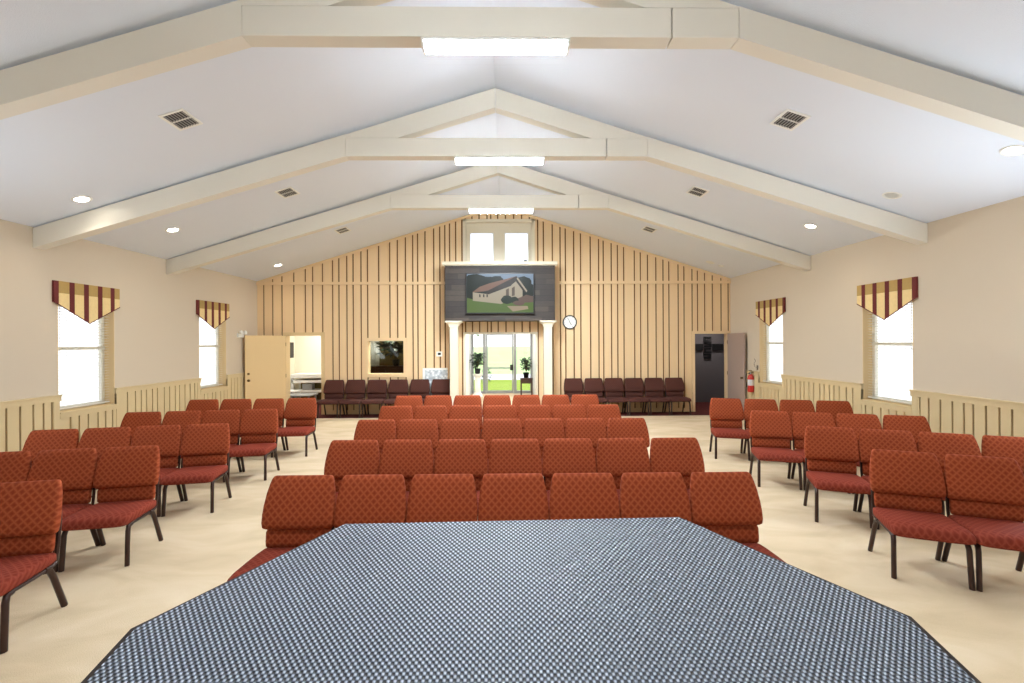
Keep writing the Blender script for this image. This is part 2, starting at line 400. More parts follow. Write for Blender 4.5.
def valance(xw,sg,yc,hw,label):
    """box-topped pennant valance standing off the wall, near stripe first"""
    t=empty('window_valance',(xw,yc,2.73),0,label,'valance','striped pennant valances')
    d=.035; zs=-.30; zt=-.585
    def zb(y): return zs+(zt-zs)*(1-abs(y)/hw)
    # stripes: (fraction from near edge, fraction) burgundy
    ss=[(0.0,.06),(.205,.28),(.415,.49),(.63,.705),(.84,.91)]
    cl=MB()
    e=sorted({0,.5,1.0}|{v for s in ss for v in s})
    f0,f1=sorted((sg*(d-.008),sg*d))
    for a,b in zip(e,e[1:]):
        c=(a+b)/2; dark=any(s0<=c<=s1 for s0,s1 in ss)
        ya,yb=-hw+2*hw*a,-hw+2*hw*b
        # gathered cloth waves a little
        n=4
        for k in range(n):
            p,q=ya+(yb-ya)*k/n,ya+(yb-ya)*(k+1)/n
            cl.prism([(p,-.17),(q,-.17),(q,0),(p,0)],f0,f1,'x',1 if dark else 0)
            cl.prism([(p,zb(p)),(q,zb(q)),(q,-.17),(p,-.17)],f0,f1,'x',1 if dark else 2)
    o=cl.build('valance_cloth',[M['gold'],M['burg'],M['pale_gold']],t)
    rt=MB()
    a,b=sorted((sg*.002,sg*(d-.008)))
    rt.box(a,b,-hw,-hw+.01,zs,0,0); rt.box(a,b,hw-.01,hw,zs,0,1); rt.box(a,b,-hw+.01,hw-.01,-.012,0,1)
    rt.build('valance_return',[M['burg'],M['gold']],t)
    tr=MB(); x=sg*(d+.001)
    tr.tube([(x,-hw,zs),(x,0,zt),(x,hw,zs)],.007,6); tr.build('valance_piping',M['burg'],o)
    return t
sides=(('tan door side',XL,1,WL,'near the pulpit end','beside the tan door'),('extinguisher side',XR,-1,WR,'towards the pulpit','beside the fire extinguisher'))
n=0
for nm,xw,sg,wins,l1,l2 in sides:
    for i_,(a,b) in enumerate(wins[:3]):
        n+=1; window('window_%d'%n,xw,sg,a,b,'unseen white framed window added for light, beside the stage on the '+nm)
        o_=area('fill_uplight',(xw-sg*.14,(a+b)/2,1.62),1.5,.85,(14,34,100)[i_]*(.5 if sg>0 else 1.0),(.78,.9,1),(0,-sg*R(90+38),0))  # area lamp added in the opening, tilted up to brighten the ceiling
    for i,(a,b) in enumerate(wins[3:]):
        n+=1
        where=('pulpit-end window' if i==0 else 'window next to the corner')+' on the '+nm
        window('window_%d'%n,xw,sg,a,b,'white framed '+where)
        blind(xw,sg,a,b,'white slatted blind in the '+where)
        valance(xw,sg,(a+b)/2-.005,.54,'striped valance over the '+where)

# upper gable window
uw=MB(); y0,y1=YB-.03,YB-.003
uw.box(-1.07,-1.0,y0,y1,3.84,4.99); uw.box(.71,.78,y0,y1,3.84,4.99); uw.box(-1.07,.78,y0,y1,4.93,4.99)
ug=struct(uw.build('window_11',M['cream']),'pair of small square panes high in the gable')
p=MB(); slab(p,-1.0,.71,lambda x:4.93,[(-.90,-.28,3.90,4.66),(.0,.62,3.90,4.66)],YB+.08,YB+.12,bottom=3.84)
p.build('window_board',M['cream'],ug)
rv=MB()
rv.box(-1.0,-.99,YB,YB+.08,3.84,4.93); rv.box(.70,.71,YB,YB+.08,3.84,4.93); rv.box(-1,.71,YB,YB+.08,4.92,4.93); rv.box(-1,.71,YB,YB+.08,3.84,3.85)
rv.build('window_reveal',M['cream'],ug)
for xa in (-.90,.0):
    f=MB(); f.box(xa,xa+.62,YB+.065,YB+.08,3.90,3.925); f.box(xa,xa+.62,YB+.065,YB+.08,4.635,4.66); f.box(xa,xa+.025,YB+.065,YB+.08,3.925,4.635); f.box(xa+.595,xa+.62,YB+.065,YB+.08,3.925,4.635)
    f.build('window_frame',M['white'],ug); sbox(xa,xa+.62,YB+.10,YB+.105,3.9,4.66).build('window_glass',M['glass'],ug)

# door casings
def casing(name,x0,x1,z1,mt,w=.07,jamb=True,label=None):
    c=MB(); a,b=YB-.025,YB-.003
    c.box(x0-w,x0,a,b,0,z1+w); c.box(x1,x1+w,a,b,0,z1+w); c.box(x0,x1,a,b,z1,z1+w)
    if jamb:
        c.box(x0,x0+.015,a,YB+.19,0,z1); c.box(x1-.015,x1,a,YB+.19,0,z1); c.box(x0,x1,a,YB+.19,z1-.015,z1)
    return struct(c.build(name,mt),label)
casing('door_1',-5.61,-4.69,2.03,M['tan'],label='tan door casing around the bright side room')
casing('door_2',4.90,5.79,2.03,M['board'],.055,label='tan door casing around the dark passage')
casing('door_3',-1.04,.81,2.05,M['cream'],.03,label='wide cased opening to the entrance foyer')
casing_iw=MB(); a,b=YB-.03,YB-.003
casing_iw.box(-3.60,-3.52,a,b,.94,1.95); casing_iw.box(-2.60,-2.52,a,b,.94,1.95); casing_iw.box(-3.52,-2.60,a,b,1.87,1.95); casing_iw.box(-3.52,-2.60,a,b,.94,1.02)
casing_iw.box(-3.52,-3.505,YB,YB+.17,1.02,1.87); casing_iw.box(-2.615,-2.60,YB,YB+.17,1.02,1.87); casing_iw.box(-3.52,-2.6,YB,YB+.17,1.02,1.035)
iw=struct(casing_iw.build('window_12',M['board']),'square interior window into a dim room')
sbox(-3.505,-2.615,YB+.08,YB+.086,1.035,1.87).build('window_glass',M['dglass'],iw)

# door leaves (open into the hall)
def leaf(name,hinge,free,mt,label,sgn,deadbolt):
    h=Vector(hinge); f=Vector(free); L=(f-h).length; ang=math.atan2(f.y-h.y,f.x-h.x)
    t=empty(name,(h.x,h.y,0),ang,label,'door')
    dp=sbox(0,L,-.02,.02,.012,2.02).build('door_panel',mt,t,bevel=.002)
    for s in (-1,1):
        k=MB(); Mx=Matrix.Rotation(R(-90*s),4,'X')
        k.lathe([(.03,0),(.03,.006),(.012,.009),(.012,.02),(.026,.027),(.03,.036),(.022,.046),(.004,.049)],14,(L-.07,s*.02,.93),M=Mx)
        k.build('door_knob',M['brass'],dp)
    if deadbolt:
        for s in (-1,1):
            k=MB(); k.lathe([(.028,0),(.028,.012),(.02,.018),(.003,.02)],14,(L-.07,s*.02,1.09),M=Matrix.Rotation(R(-90*s),4,'X')); k.build('deadbolt',M['brass'],dp)
    for z in (.25,1.0,1.8):
        q=MB(); q.tube([(-.006,sgn*.02,z-.045),(-.006,sgn*.02,z+.045)],.007,8); q.build('hinge',M['brass'],t)
    return t
leaf('open_door',(-5.60,YB-.05),(-6.25,11.02),M['door'],'tan flush door standing open against the cream wall beside the bright room',1,True)
leaf('open_door',(5.765,YB-.055),(5.76,10.86),M['mauve'],'grey-brown flush door standing open in front of the dark passage',-1,False)

# ------------------------------------------------------------------ rooms beyond the end wall
def room(name,x0,x1,y0,y1,z1,mw,mf,label,mc=None,open_far=False,front=True):
    w=MB(); w.box(x0-.08,x0,y0,y1+.08,0,z1); w.box(x1,x1+.08,y0,y1+.08,0,z1)
    if x1>XR+TX: w.box(XR+TX,x1,y0-.1,y0,0,z1)
    if not open_far: w.box(x0,x1,y1,y1+.08,0,z1)
    o=struct(w.build('wall_'+name,mw),label)
    struct(sbox(x0-.08,x1+.08,y0-.15,y1+.08,-.1,0).build('floor_'+name,mf))
    struct(sbox(x0-.08,x1+.08,y0,y1+.08,z1,z1+.08).build('ceiling_'+name,mc or M['ceil']))
    return o
YO=YB+.172
room('nursery',-6.43,-4.55,YO,14.0,2.5,M['offwhite'],M['maroon'],'cream side room seen through the open tan door')
room('office',-4.38,-1.45,YO,14.0,2.5,M['olive'],M['maroon'],'olive room behind the square interior window')
room('foyer',-1.20,.97,YO,16.25,2.6,M['white'],M['carpet'],'white walled foyer leading to the glass doors',open_far=True)
room('passage',4.5,6.62,YO,13.5,2.5,M['grey_wall'],M['maroon'],'dim grey passage behind the open grey-brown door')

# nursery furniture
t=empty('changing_table',(-5.72,13.68,0),0,'white changing table with a dark open shelf in the bright side room','table')
sbox(-.55,.62,-.3,.3,.80,.92).build('table_top',M['white'],t,bevel=.01)
sbox(-.55,.62,-.28,.28,.66,.74).build('drawer_front',M['white'],t,bevel=.005)
sbox(-.53,.60,.24,.27,.1,.66).build('back_panel',M['olive'],t)
sbox(-.55,.62,-.28,.28,.38,.44).build('shelf',M['white'],t)
for sx in (-.55,.56):
    for sy in (-.28,.22): sbox(sx,sx+.06,sy,sy+.06,0,.80).build('leg',M['white'],t)
b=MB(); b.box(-.14,.14,-.1,.1,0,.17); tag(b.build('storage_basket',M['alu'],None,(-5.85,13.62,.441)),'grey basket on the shelf of the white changing table','basket')
t=empty('play_table',(-5.5,12.45,0),0,'low grey table just inside the bright side room','table')
sbox(-.42,.3,-.28,.28,.40,.44).build('table_top',M['alu'],t,bevel=.01)
for sx in (-.38,.23):
    for sy in (-.24,.2): sbox(sx,sx+.035,sy,sy+.035,0,.40).build('leg',M['alu'],t)
t=empty('folding_chair',(-6.13,13.1,0),R(85),'white folding chair beside the low grey table','chair')
f=MB()
for s in (-1,1): f.tube([(s*.2,-.2,0),(s*.2,.15,.5),(s*.2,.2,.85)],.012,6)
for s in (-1,1): f.tube([(s*.18,.25,0),(s*.18,-.15,.45)],.012,6)
f.build('chair_frame',M['white'],t); sbox(-.2,.2,-.2,.18,.44,.465).build('seat',M['white'],t); sbox(-.2,.2,.16,.18,.6,.85).build('backrest',M['white'],t)
t=empty('wall_speaker',(-5.46,13.95,0),0); 
sp=tag(sbox(-.05,.06,-.16,.16,-.23,.23).build('wall_speaker',M['black'],None,(-6.355,13.5,1.62),bevel=.01),'slim black speaker hanging inside the bright side room','speaker')
sbox(-.07,-.05,-.03,.03,-.05,.05).build('wall_bracket',M['black'],sp)
bpy.data.objects.remove(t)
# passage cross decoration
t=empty('wall_cross',(6.03,13.47,1.62),0,'black cross-shaped letter decoration on the dim passage wall','decoration')
for (a,b,c,d,nm) in ((-.42,-.14,-.08,.12,'cross_arm'),(.14,.46,-.08,.12,'cross_arm')): sbox(a,b,-.02,.02,c,d).build(nm,M['black'],t)
z=-.32
for k in range(4):
    q=MB(); q.box(-.11,.11,-.02,.02,z,z+.045); q.box(-.11,.11,-.02,.02,z+.1,z+.145); q.box(*((-.11,-.05) if k%2 else (.05,.11)),-.02,.02,z+.045,z+.1)
    q.build('cross_letter',M['black'],t); z+=.17
# office: curtain, cabinet, plant built below with the foyer plants
cu=MB(); ring=[]
pts=[(-4.13+.3*k/40,13.9+.03*math.sin(k*1.1)) for k in range(41)]
cu.loft([[(x,y,z) for x,y in pts+[(x,y+.01) for x,y in reversed(pts)]] for z in (.9,2.3)],True,True)
tag(cu.build('curtain',M['white']),'white curtain glimpsed through the square interior window','curtain')
t=empty('office_cabinet',(-3.3,13.1,0),0,'dark cabinet behind the square interior window','cabinet')
sbox(-.75,.6,-.25,.25,0,1.16).build('cabinet_body',M['darkwood'],t); 
for sx in (-.37,.3): sbox(sx-.3,sx+.3,-.27,-.25,.1,1.1).build('cabinet_door',M['darkwood'],t)

def plant(name,loc,h,r,nl,seed,label,mleaf,pot=True,broad=.05):
    rnd=random.Random(seed); t=empty(name,loc,0,label,'plant')
    ph=.17 if pot else 0
    if pot:
        p=MB(); p.lathe([(.06,0),(.085,.02),(.1,ph),(.108,ph),(.108,ph+.012),(.09,ph+.012),(.088,ph-.01)],18); p.build('plant_pot',M['black'],t)
        s=MB(); s.lathe([(.001,ph-.008),(.089,ph-.008)],18); s.build('potting_soil',M['soil'],t)
    lf=MB(); st=MB()
    for k in range(nl):
        a=rnd.uniform(0,2*math.pi); u=rnd.random()**.7; zz=ph+h*(.2+.75*rnd.random()); rr=r*u
        tip=Vector((rr*math.cos(a),rr*math.sin(a),zz)); base=Vector((0,0,ph+.02))
        mid=base.lerp(tip,.5)+Vector((0,0,.12*h))
        if k%4==0: st.tube([base,mid,tip],[.006,.004,.002],5)
        L=rnd.uniform(.12,.22)*(r/.22); d=Vector((math.cos(a+rnd.uniform(-.6,.6)),math.sin(a+rnd.uniform(-.6,.6)),rnd.uniform(-.5,.8))).normalized()
        sd=d.cross(Vector((0,0,1))).normalized()*L*rnd.uniform(.22,.34); dn=Vector((0,0,-.2*L)); th=Vector((0,0,.0015))
        P=[tip,tip+d*L*.3+sd,tip+d*L*.7+sd*.8,tip+d*L+dn,tip+d*L*.7-sd*.8,tip+d*L*.3-sd]
        n=len(P); lf.add(P+[q-th for q in P],[tuple(range(n)),tuple(range(2*n-1,n-1,-1))]+[(i,i+n,(i+1)%n+n,(i+1)%n) for i in range(n)])
    st.build('plant_stems',M['bark'],t); o=lf.build('leaves',mleaf,t)
    return t
plant('potted_plant',(-3.12,13.05,1.16),.85,.36,130,3,'dark leafy plant on the cabinet behind the interior window',M['leaf_d'])
plant('potted_plant',(-.93,15.3,.76),.52,.17,170,4,'leafy plant on the white pedestal in the foyer',M['leaf_d'])
plant('potted_plant',(.70,15.25,.62),.52,.14,170,5,'leafy plant on the dark wooden stand in the foyer',M['leaf_d'])
# pedestal and stand
pd=empty('plant_pedestal',(-.93,15.3,0),0,'white round pedestal under the foyer plant','pedestal')
q=MB(); q.lathe([(.17,0),(.17,.06),(.13,.1),(.11,.14)],20); q.build('pedestal_base',M['white'],pd)
q=MB(); q.lathe([(.10,.14),(.095,.64)],20); q.build('pedestal_shaft',M['white'],pd)
q=MB(); q.lathe([(.10,.64),(.13,.68),(.16,.71),(.16,.76)],20); q.build('pedestal_top',M['white'],pd)
pd=empty('plant_stand',(.72,15.25,0),0,'dark wooden stand under the foyer plant','stand')
sbox(-.22,.2,-.17,.17,.57,.62).build('stand_top',M['darkwood'],pd,bevel=.005)
sbox(-.18,.16,-.14,.14,.44,.57).build('stand_apron',M['darkwood'],pd)
for sx in (-.21,.15):
    for sy in (-.16,.12): sbox(sx,sx+.04,sy,sy+.04,0,.57).build('leg',M['darkwood'],pd)

# glass entrance doors
YD=16.2
st=MB()
for x0,x1 in ((-1.2,-1.12),(-.79,-.69),(.30,.40),(.89,.97)): st.box(x0,x1,YD-.05,YD+.05,0,2.6)
st.box(-1.2,.97,YD-.05,YD+.05,2.16,2.26); st.box(-1.2,.97,YD-.05,YD+.05,2.52,2.6)
for a,b in ((-1.12,-.79),(.40,.89)): st.box(a,b,YD-.04,YD+.04,0,.09)
sf=struct(st.build('door_4',M['alu']),'aluminium and glass entrance front of the foyer')
for a,b in ((-1.12,-.79),(.40,.89)): sbox(a,b,YD-.004,YD+.004,.09,2.16).build('door_glass',M['glass'],sf)
t=empty('glass_door',(-.19,YD,0),0,'aluminium framed glass entrance door with a crash bar','door')
f=MB(); f.box(-.49,-.43,-.025,.025,.01,2.15); f.box(.43,.48,-.025,.025,.01,2.15); f.box(-.43,.43,-.025,.025,.01,.1); f.box(-.43,.43,-.025,.025,2.07,2.15)
f.build('door_frame',M['alu'],t); sbox(-.43,.43,-.004,.004,.1,2.07).build('door_glass',M['glass'],t)
cb=sbox(-.43,.43,-.09,-.06,.88,.93).build('crash_bar',M['alu'],t); k=MB(); k.box(.36,.47,-.1,-.025,.82,1.02); k.build('door_latch',M['black'],cb)

# ------------------------------------------------------------------ media box, columns, TV
struct(MB().box(-1.47,1.235,11.2,YB-.004,2.355,3.72).build('wall_media_box',M['planks']),'grey plank faced box above the foyer opening')
cp=MB(); cp.box(-1.525,1.29,11.12,YB-.004,3.73,3.80); cp.box(-1.50,1.265,11.16,YB-.004,3.71,3.73)
struct(cp.build('trim_3',M['cream']),'cream ledge capping the plank box')
def column(x,label):
    t=empty('column',(x,11.32,.0),0); struct(t,label)
    sbox(-.135,.135,-.115,.135,0,.16).build('column_base',M['cream'],t,bevel=.008)
    sbox(-.1,.1,-.085,.1,.16,2.21).build('column_shaft',M['cream'],t,bevel=.008)
    c=MB()
    pr=[(.1,2.195),(.115,2.205),(.115,2.225),(.12,2.245),(.135,2.275),(.165,2.3),(.2,2.315),(.205,2.322),(.205,2.354)]
    c.loft([[(-w,-w*.6-.03,z),(w,-w*.6-.03,z),(w,w*.9,z),(-w,w*.9,z)] for w,z in pr],False)
    c.build('column_capital',M['cream'],t)
column(-1.265,'cream square column beside the notice board'); column(1.065,'cream square column beside the wall clock')

tv=empty('television',(-.115,11.2,3.02),0,'wide black television showing a stone church with a brown roof','television')
bz=sbox(-.84,.84,-.075,-.02,-.5,.5).build('tv_bezel',M['black'],tv,bevel=.006)
sbox(-.3,.3,-.02,-.001,-.25,.25).build('tv_mount',M['black'],tv)
def emi(name,c,s=.62):
    return mat(name,(0.01,.01,.01,1),.4,emit=c,es=s,spec=.15)
pm=[emi('screen_sky',lin(150,172,196)),emi('screen_trees',lin(24,36,24)),emi('screen_grass',lin(104,130,60)),emi('screen_roof',lin(150,112,92)),emi('screen_stone',lin(200,186,160)),
    emi('screen_fascia',lin(60,52,44)),emi('screen_bush',lin(28,46,26)),emi('screen_path',lin(190,168,140)),emi('screen_glass',lin(110,95,80)),emi('screen_rocks',lin(120,96,84)),emi('screen_edge',lin(205,190,165))]
sc=MB()
# picture coordinates in the 1024 x 614 crop of the screen: x 70..750, y 148..535
def pp(x,y): return ((x-410)/680*1.62,-((y-341)/387*.94))
lay=[0]
def poly(pts,m):
    lay[0]+=1; d=-.0755-.0003*lay[0]
    P=[pp(*p) for p in pts]; sc.add([(a,d,b) for a,b in P],[tuple(range(len(P)))],False,m)
def blob(cx,cy,rx,ry,m,n=18,j=.12,sd=1):
    r=random.Random(sd); poly([(max(70,min(750,cx+rx*(1+r.uniform(-j,j))*math.cos(-2*math.pi*k/n))),max(148,min(535,cy+ry*(1+r.uniform(-j,j))*math.sin(-2*math.pi*k/n)))) for k in range(n)],m)
poly([(70,535),(750,535),(750,148),(70,148)],0)
blob(150,250,140,110,1,sd=2); blob(270,230,110,60,1,sd=3); blob(370,210,80,45,1,sd=4); blob(640,240,90,70,1,sd=5); blob(720,310,60,60,1,sd=6)
poly([(70,400),(240,400),(240,250),(70,300)],1); poly([(240,400),(749,440),(749,290),(240,250)],1)
poly([(560,480),(750,450),(750,370),(560,370)],9); poly([(70,535),(750,535),(750,430),(560,440),(130,400),(70,385)],2)
poly([(130,415),(420,448),(640,375),(640,310),(560,205),(480,240),(290,350),(130,330)],4)
poly([(125,330),(290,318),(585,168),(480,195),(300,240),(200,275)],3)
poly([(290,352),(520,268),(590,180),(575,170),(290,312),(250,320)],5)
poly([(520,262),(585,190),(680,330),(660,330),(580,215)],5); poly([(580,195),(590,180),(690,318),(680,332)],10)
poly([(470,375),(500,375),(500,290),(470,305)],8); poly([(530,370),(560,365),(560,270),(530,290)],8)
for x in (195,235,270): poly([(x,380),(x+14,381),(x+14,352),(x,350)],5)
blob(480,405,65,42,6,sd=8); blob(555,410,45,35,6,sd=9); blob(690,400,70,40,9,sd=10); blob(600,440,60,25,9,sd=11)
poly([(540,525),(700,500),(690,470),(600,470),(480,470)],7)
sc.build('tv_screen',pm,bz)
# small sensor on the ledge
tag(sbox(-.04,.04,-.03,.03,0,.08).build('ledge_sensor',M['black'],None,(.52,11.4,3.8),bevel=.008),'tiny black box standing on the cream ledge above the television','speaker')

# clock
ck=empty('wall_clock',(1.67,YB-.005,2.33),0,'round white faced clock with a black rim on the panelling','clock')
Mx=Matrix.Rotation(R(90),4,'X')
q=MB(); q.lathe([(.18,0),(.185,.02),(.18,.04),(.16,.042),(.155,.025)],32,M=Mx); q.build('clock_rim',M['black'],ck)
q=MB(); q.lathe([(.157,.0),(.157,.027)],32,M=Mx); cf=q.build('clock_face',M['white'],ck)
q=MB()
for k in range(12):
    a=k*math.pi/6; q.box(-.004,.004,-.0285,-.027,.12,.145,M=Matrix.Rotation(a,4,'Y'))
q.build('clock_markers',M['black'],cf)
for ln,w,a in ((.12,.005,R(-25)),(.085,.007,R(150))):
    sbox(-w,w,-.031,-.0285,-.015,ln).build('clock_hand',M['black'],cf,rot=(0,a,0))
# thermostat
q=tag(sbox(-.075,.075,-.03,0,-.065,.065).build('thermostat',M['white'],None,(-1.69,YB-.005,1.53),bevel=.006),'small white thermostat with a dark display on the panelling','thermostat')
sbox(-.035,.04,-.033,-.0295,-.025,.03).build('thermostat_display',M['black'],q)
# notice board
nb=empty('notice_board',(-1.78,YB-.006,.0),0,'white notice board with grey prints behind the maroon chairs','notice board')
sbox(-.34,.30,-.02,-.001,.42,1.17).build('board_panel',M['white'],nb,bevel=.003)
sbox(-.28,.30,-.0215,-.0195,.48,1.12).build('board_print',M['poster'],nb)
# emergency light on the left wall
el=empty('emergency_light',(XL,10.95,2.02),0,'white twin head emergency light above the open tan door edge','light fitting')
sbox(.001,.05,-.12,.12,-.05,.05).build('light_housing',M['white'],el,bevel=.006)
for s in (-1,1):
    q=MB(); q.lathe([(.02,0),(.045,.02),(.05,.05),(.046,.06)],16,(.05,s*.08,.06),M=Matrix.Rotation(R(80),4,'Y')); q.build('lamp_head',M['white'],el)
# fire extinguisher
fe=empty('fire_extinguisher',(XR-.085,10.6,.62),0,'red fire extinguisher hanging beside the open grey-brown door','extinguisher')
q=MB(); q.lathe([(.03,0),(.065,.008),(.07,.03),(.07,.33),(.06,.38),(.035,.41),(.022,.42)],24); q.build('cylinder_body',M['red'],fe)
q=MB(); q.lathe([(.0705,.16),(.0705,.30)],24); q.build('paper_label',M['paper'],fe)
q=MB(); q.lathe([(.022,.42),(.022,.45),(.012,.455),(.012,.47)],12); q.build('valve',M['chrome'],fe)
q=MB(); q.box(-.012,.012,-.1,.02,.47,.482); q.box(-.012,.012,-.1,.02,.50,.512,M=Matrix.Rotation(R(-8),4,'X')); q.build('squeeze_handle',M['black'],fe)
q=MB(); q.tube([(-.01,.01,.45),(-.08,.05,.43),(-.1,.04,.3),(-.085,.02,.12)],.011,8); q.build('discharge_hose',M['black'],fe)
q=MB(); q.box(.068,.082,-.04,.04,.08,.46); q.build('wall_bracket',M['darkwood'],fe)
hk=MB(); hk.tube([(0,0,0),(-.06,0,.02),(-.08,0,.08),(-.05,0,.16),(-.07,0,.22)],.008,6); hk.box(-.006,.003,-.03,.03,-.05,.06)
tag(hk.build('wall_hook',M['chrome'],None,(XR-.006,10.45,1.2)),'bent metal wall hook above the red fire extinguisher','hook')

# ------------------------------------------------------------------ trusses
def truss(y,idx):
    t=empty('ceiling_beam',(0,y,0),0); struct(t,'cream painted roof truss crossing the vaulted ceiling, '+['over the pulpit, unseen, added as fill','first in front of the pulpit','middle one','last before the end wall'][idx])
    th=.15; g=.012
    xl,xr=-2.15,1.97; zb,zt=4.365,4.615
    # outer rafters wall -> knee (slightly deeper at the knee)
    MB().prism([(XL+.004,zc(XL)-.28),(xl,zb),(xl,zc(xl)-.06),(XL+.004,zc(XL)-g)],0,th).build('outer_rafter',M['beam'],t)
    MB().prism([(xr,zb),(XR-.004,zc(XR)-.28),(XR-.004,zc(XR)-g),(xr,zc(xr)-.06)],0,th).build('outer_rafter',M['beam'],t)
    # inner rafters above the collar
    d=.33; g=.065
    MB().prism([(xl+.0005,zt),(X0-(ZR-d-zt)/KL,zt),(X0-.003,ZR-d),(X0-.003,ZR-g),(xl+.0005,zc(xl)-g)],0,th).build('inner_rafter',M['beam'],t)
    MB().prism([(X0+(ZR-d-zt)/KR,zt),(xr-.0005,zt),(xr-.0005,zc(xr)-g),(X0+.003,ZR-g),(X0+.003,ZR-d)],0,th).build('inner_rafter',M['beam'],t)
    # collar in two lengths with a joint
    sbox(xl+.003,1.40,0,th,zb,zt-.002).build('collar_tie',M['beam'],t,bevel=.003)
    sbox(1.41,xr-.003,0,th,zb,zt-.002).build('collar_tie',M['beam'],t,bevel=.003)
    # wrap-around fixture under the collar; the unseen pulpit one is added fill
    w=['over the pulpit, unseen, added as fill','on the beam closest to the pulpit','on the middle beam','on the beam closest to the end wall'][idx]
    f=empty('strip_light',(X0+.055,y+.075,zb-.001),0,'white wrap-around strip light '+w,'ceiling light','strip lights under the roof beams')
    sbox(-.62,.62,-.072,.072,-.022,0).build('light_housing',M['white'],f)
    ln=MB(); pr=[(-.064,-.022),(-.068,-.04),(-.058,-.062),(-.03,-.072),(.03,-.072),(.058,-.062),(.068,-.04),(.064,-.022)]
    ln.prism(pr,-.595,.595,'x',smooth=False); df=ln.build('light_diffuser',M['lens'],f)
    for s in (-1,1):
        e=MB(); pe=[(a*1.07,b*1.04-.0) for a,b in pr]; e.prism(pe,*sorted((s*.595,s*.615)),'x'); e.build('end_cap',M['white'],df)
    return t
for i,y in enumerate((1.4,3.77,6.2,8.6)): truss(y,i)
STRIP=52
for y in (-1.0,1.4,3.8,6.2,8.6):  # lamps over and behind the pulpit are unseen, added as fill
    area('strip_and_fill_lamp',(X0+.055,y+.075,4.285),1.18,.13,STRIP*(4.2 if y>8 else 1.4 if y>6 else .15),(.84,.93,1))

# downlights
def downlight(x,y,on,where):
    s=KL if x<X0 else -KR; a=math.atan(s)
    t=empty('recessed_light',(x,y,zc(x)-.001),0,('glowing' if on else 'unlit')+' round recessed ceiling light '+where,'recessed light','recessed ceiling lights'); t.rotation_euler=(0,-a,0)
    q=MB(); q.lathe([(.075,-.001),(.078,-.008),(.1,-.006),(.105,0)],28); q.build('light_trim',M['white'],t)
    q=MB(); q.lathe([(.001,-.003),(.074,-.003)],28); q.build('light_bulb',M['can'] if on else M['white'],t)
    if on:
        l=bpy.data.lights.new('can_lamp','SPOT'); l.energy=18; l.color=(1,.9,.74); l.spot_size=R(125); l.spot_blend=.8; l.shadow_soft_size=.07
        o=bpy.data.objects.new('can_lamp',l); COL.objects.link(o); o.location=(x,y,zc(x)-.03)
for x,y,on,w in ((-5.42,5.92,1,'between the first two beams on the tan door side'),(-5.42,7.52,1,'between the last two beams on the tan door side'),(-5.42,10.97,1,'over the open tan door'),
               (5.05,4.43,1,'close to the beam nearest the pulpit'.replace('nearest','by')),(5.03,5.83,0,'between the first two beams'),(5.03,7.40,1,'between the last two beams on the extinguisher side'),(4.97,10.94,0,'over the open grey-brown door')):
    downlight(x,y,on,w)
q=MB(); q.lathe([(.05,-.025),(.06,-.02),(.065,0)],20)
o=q.build('smoke_detector',M['white'],None,(5.22,10.9,zc(5.22)-.001)); o.rotation_euler=(0,math.atan(KR),0); tag(o,'small round smoke detector beside the unlit recessed light','smoke detector')

# ceiling vents
def vent(x,y,where):
    s=KL if x<X0 else -KR
    t=empty('ceiling_vent',(x,y,zc(x)-.001),0,'white louvred vent '+where,'vent','ceiling air vents'); t.rotation_euler=(0,-math.atan(s),0)
    a,b=.135,.165; w=.026
    f=MB(); f.box(-a,a,-b,-b+w,-.012,0); f.box(-a,a,b-w,b,-.012,0); f.box(-a,-a+w,-b+w,b-w,-.012,0); f.box(a-w,a,-b+w,b-w,-.012,0); f.box(-a+w,a-w,-.008,.008,-.012,0); vf=f.build('vent_frame',M['white'],t)
    sbox(-a+w,a-w,-b+w,b-w,-.002,0).build('vent_cavity',M['black'],t)
    l=MB()
    for k in range(7):
        xx=-a+w+.017+k*.031; l.box(xx-.0055,xx+.0055,-b+w,b-w,-.011,-.003)
    l.build('vent_louvres',M['alu'],vf)
for x,sd in ((-3.53,'on the tan door side'),(3.19,'on the extinguisher slope')):
    for y,w in ((5.03,'in front of the middle beam'),(7.46,'between the middle and last beams'),(9.98,'behind the last beam')): vent(x,y,w+' '+sd)

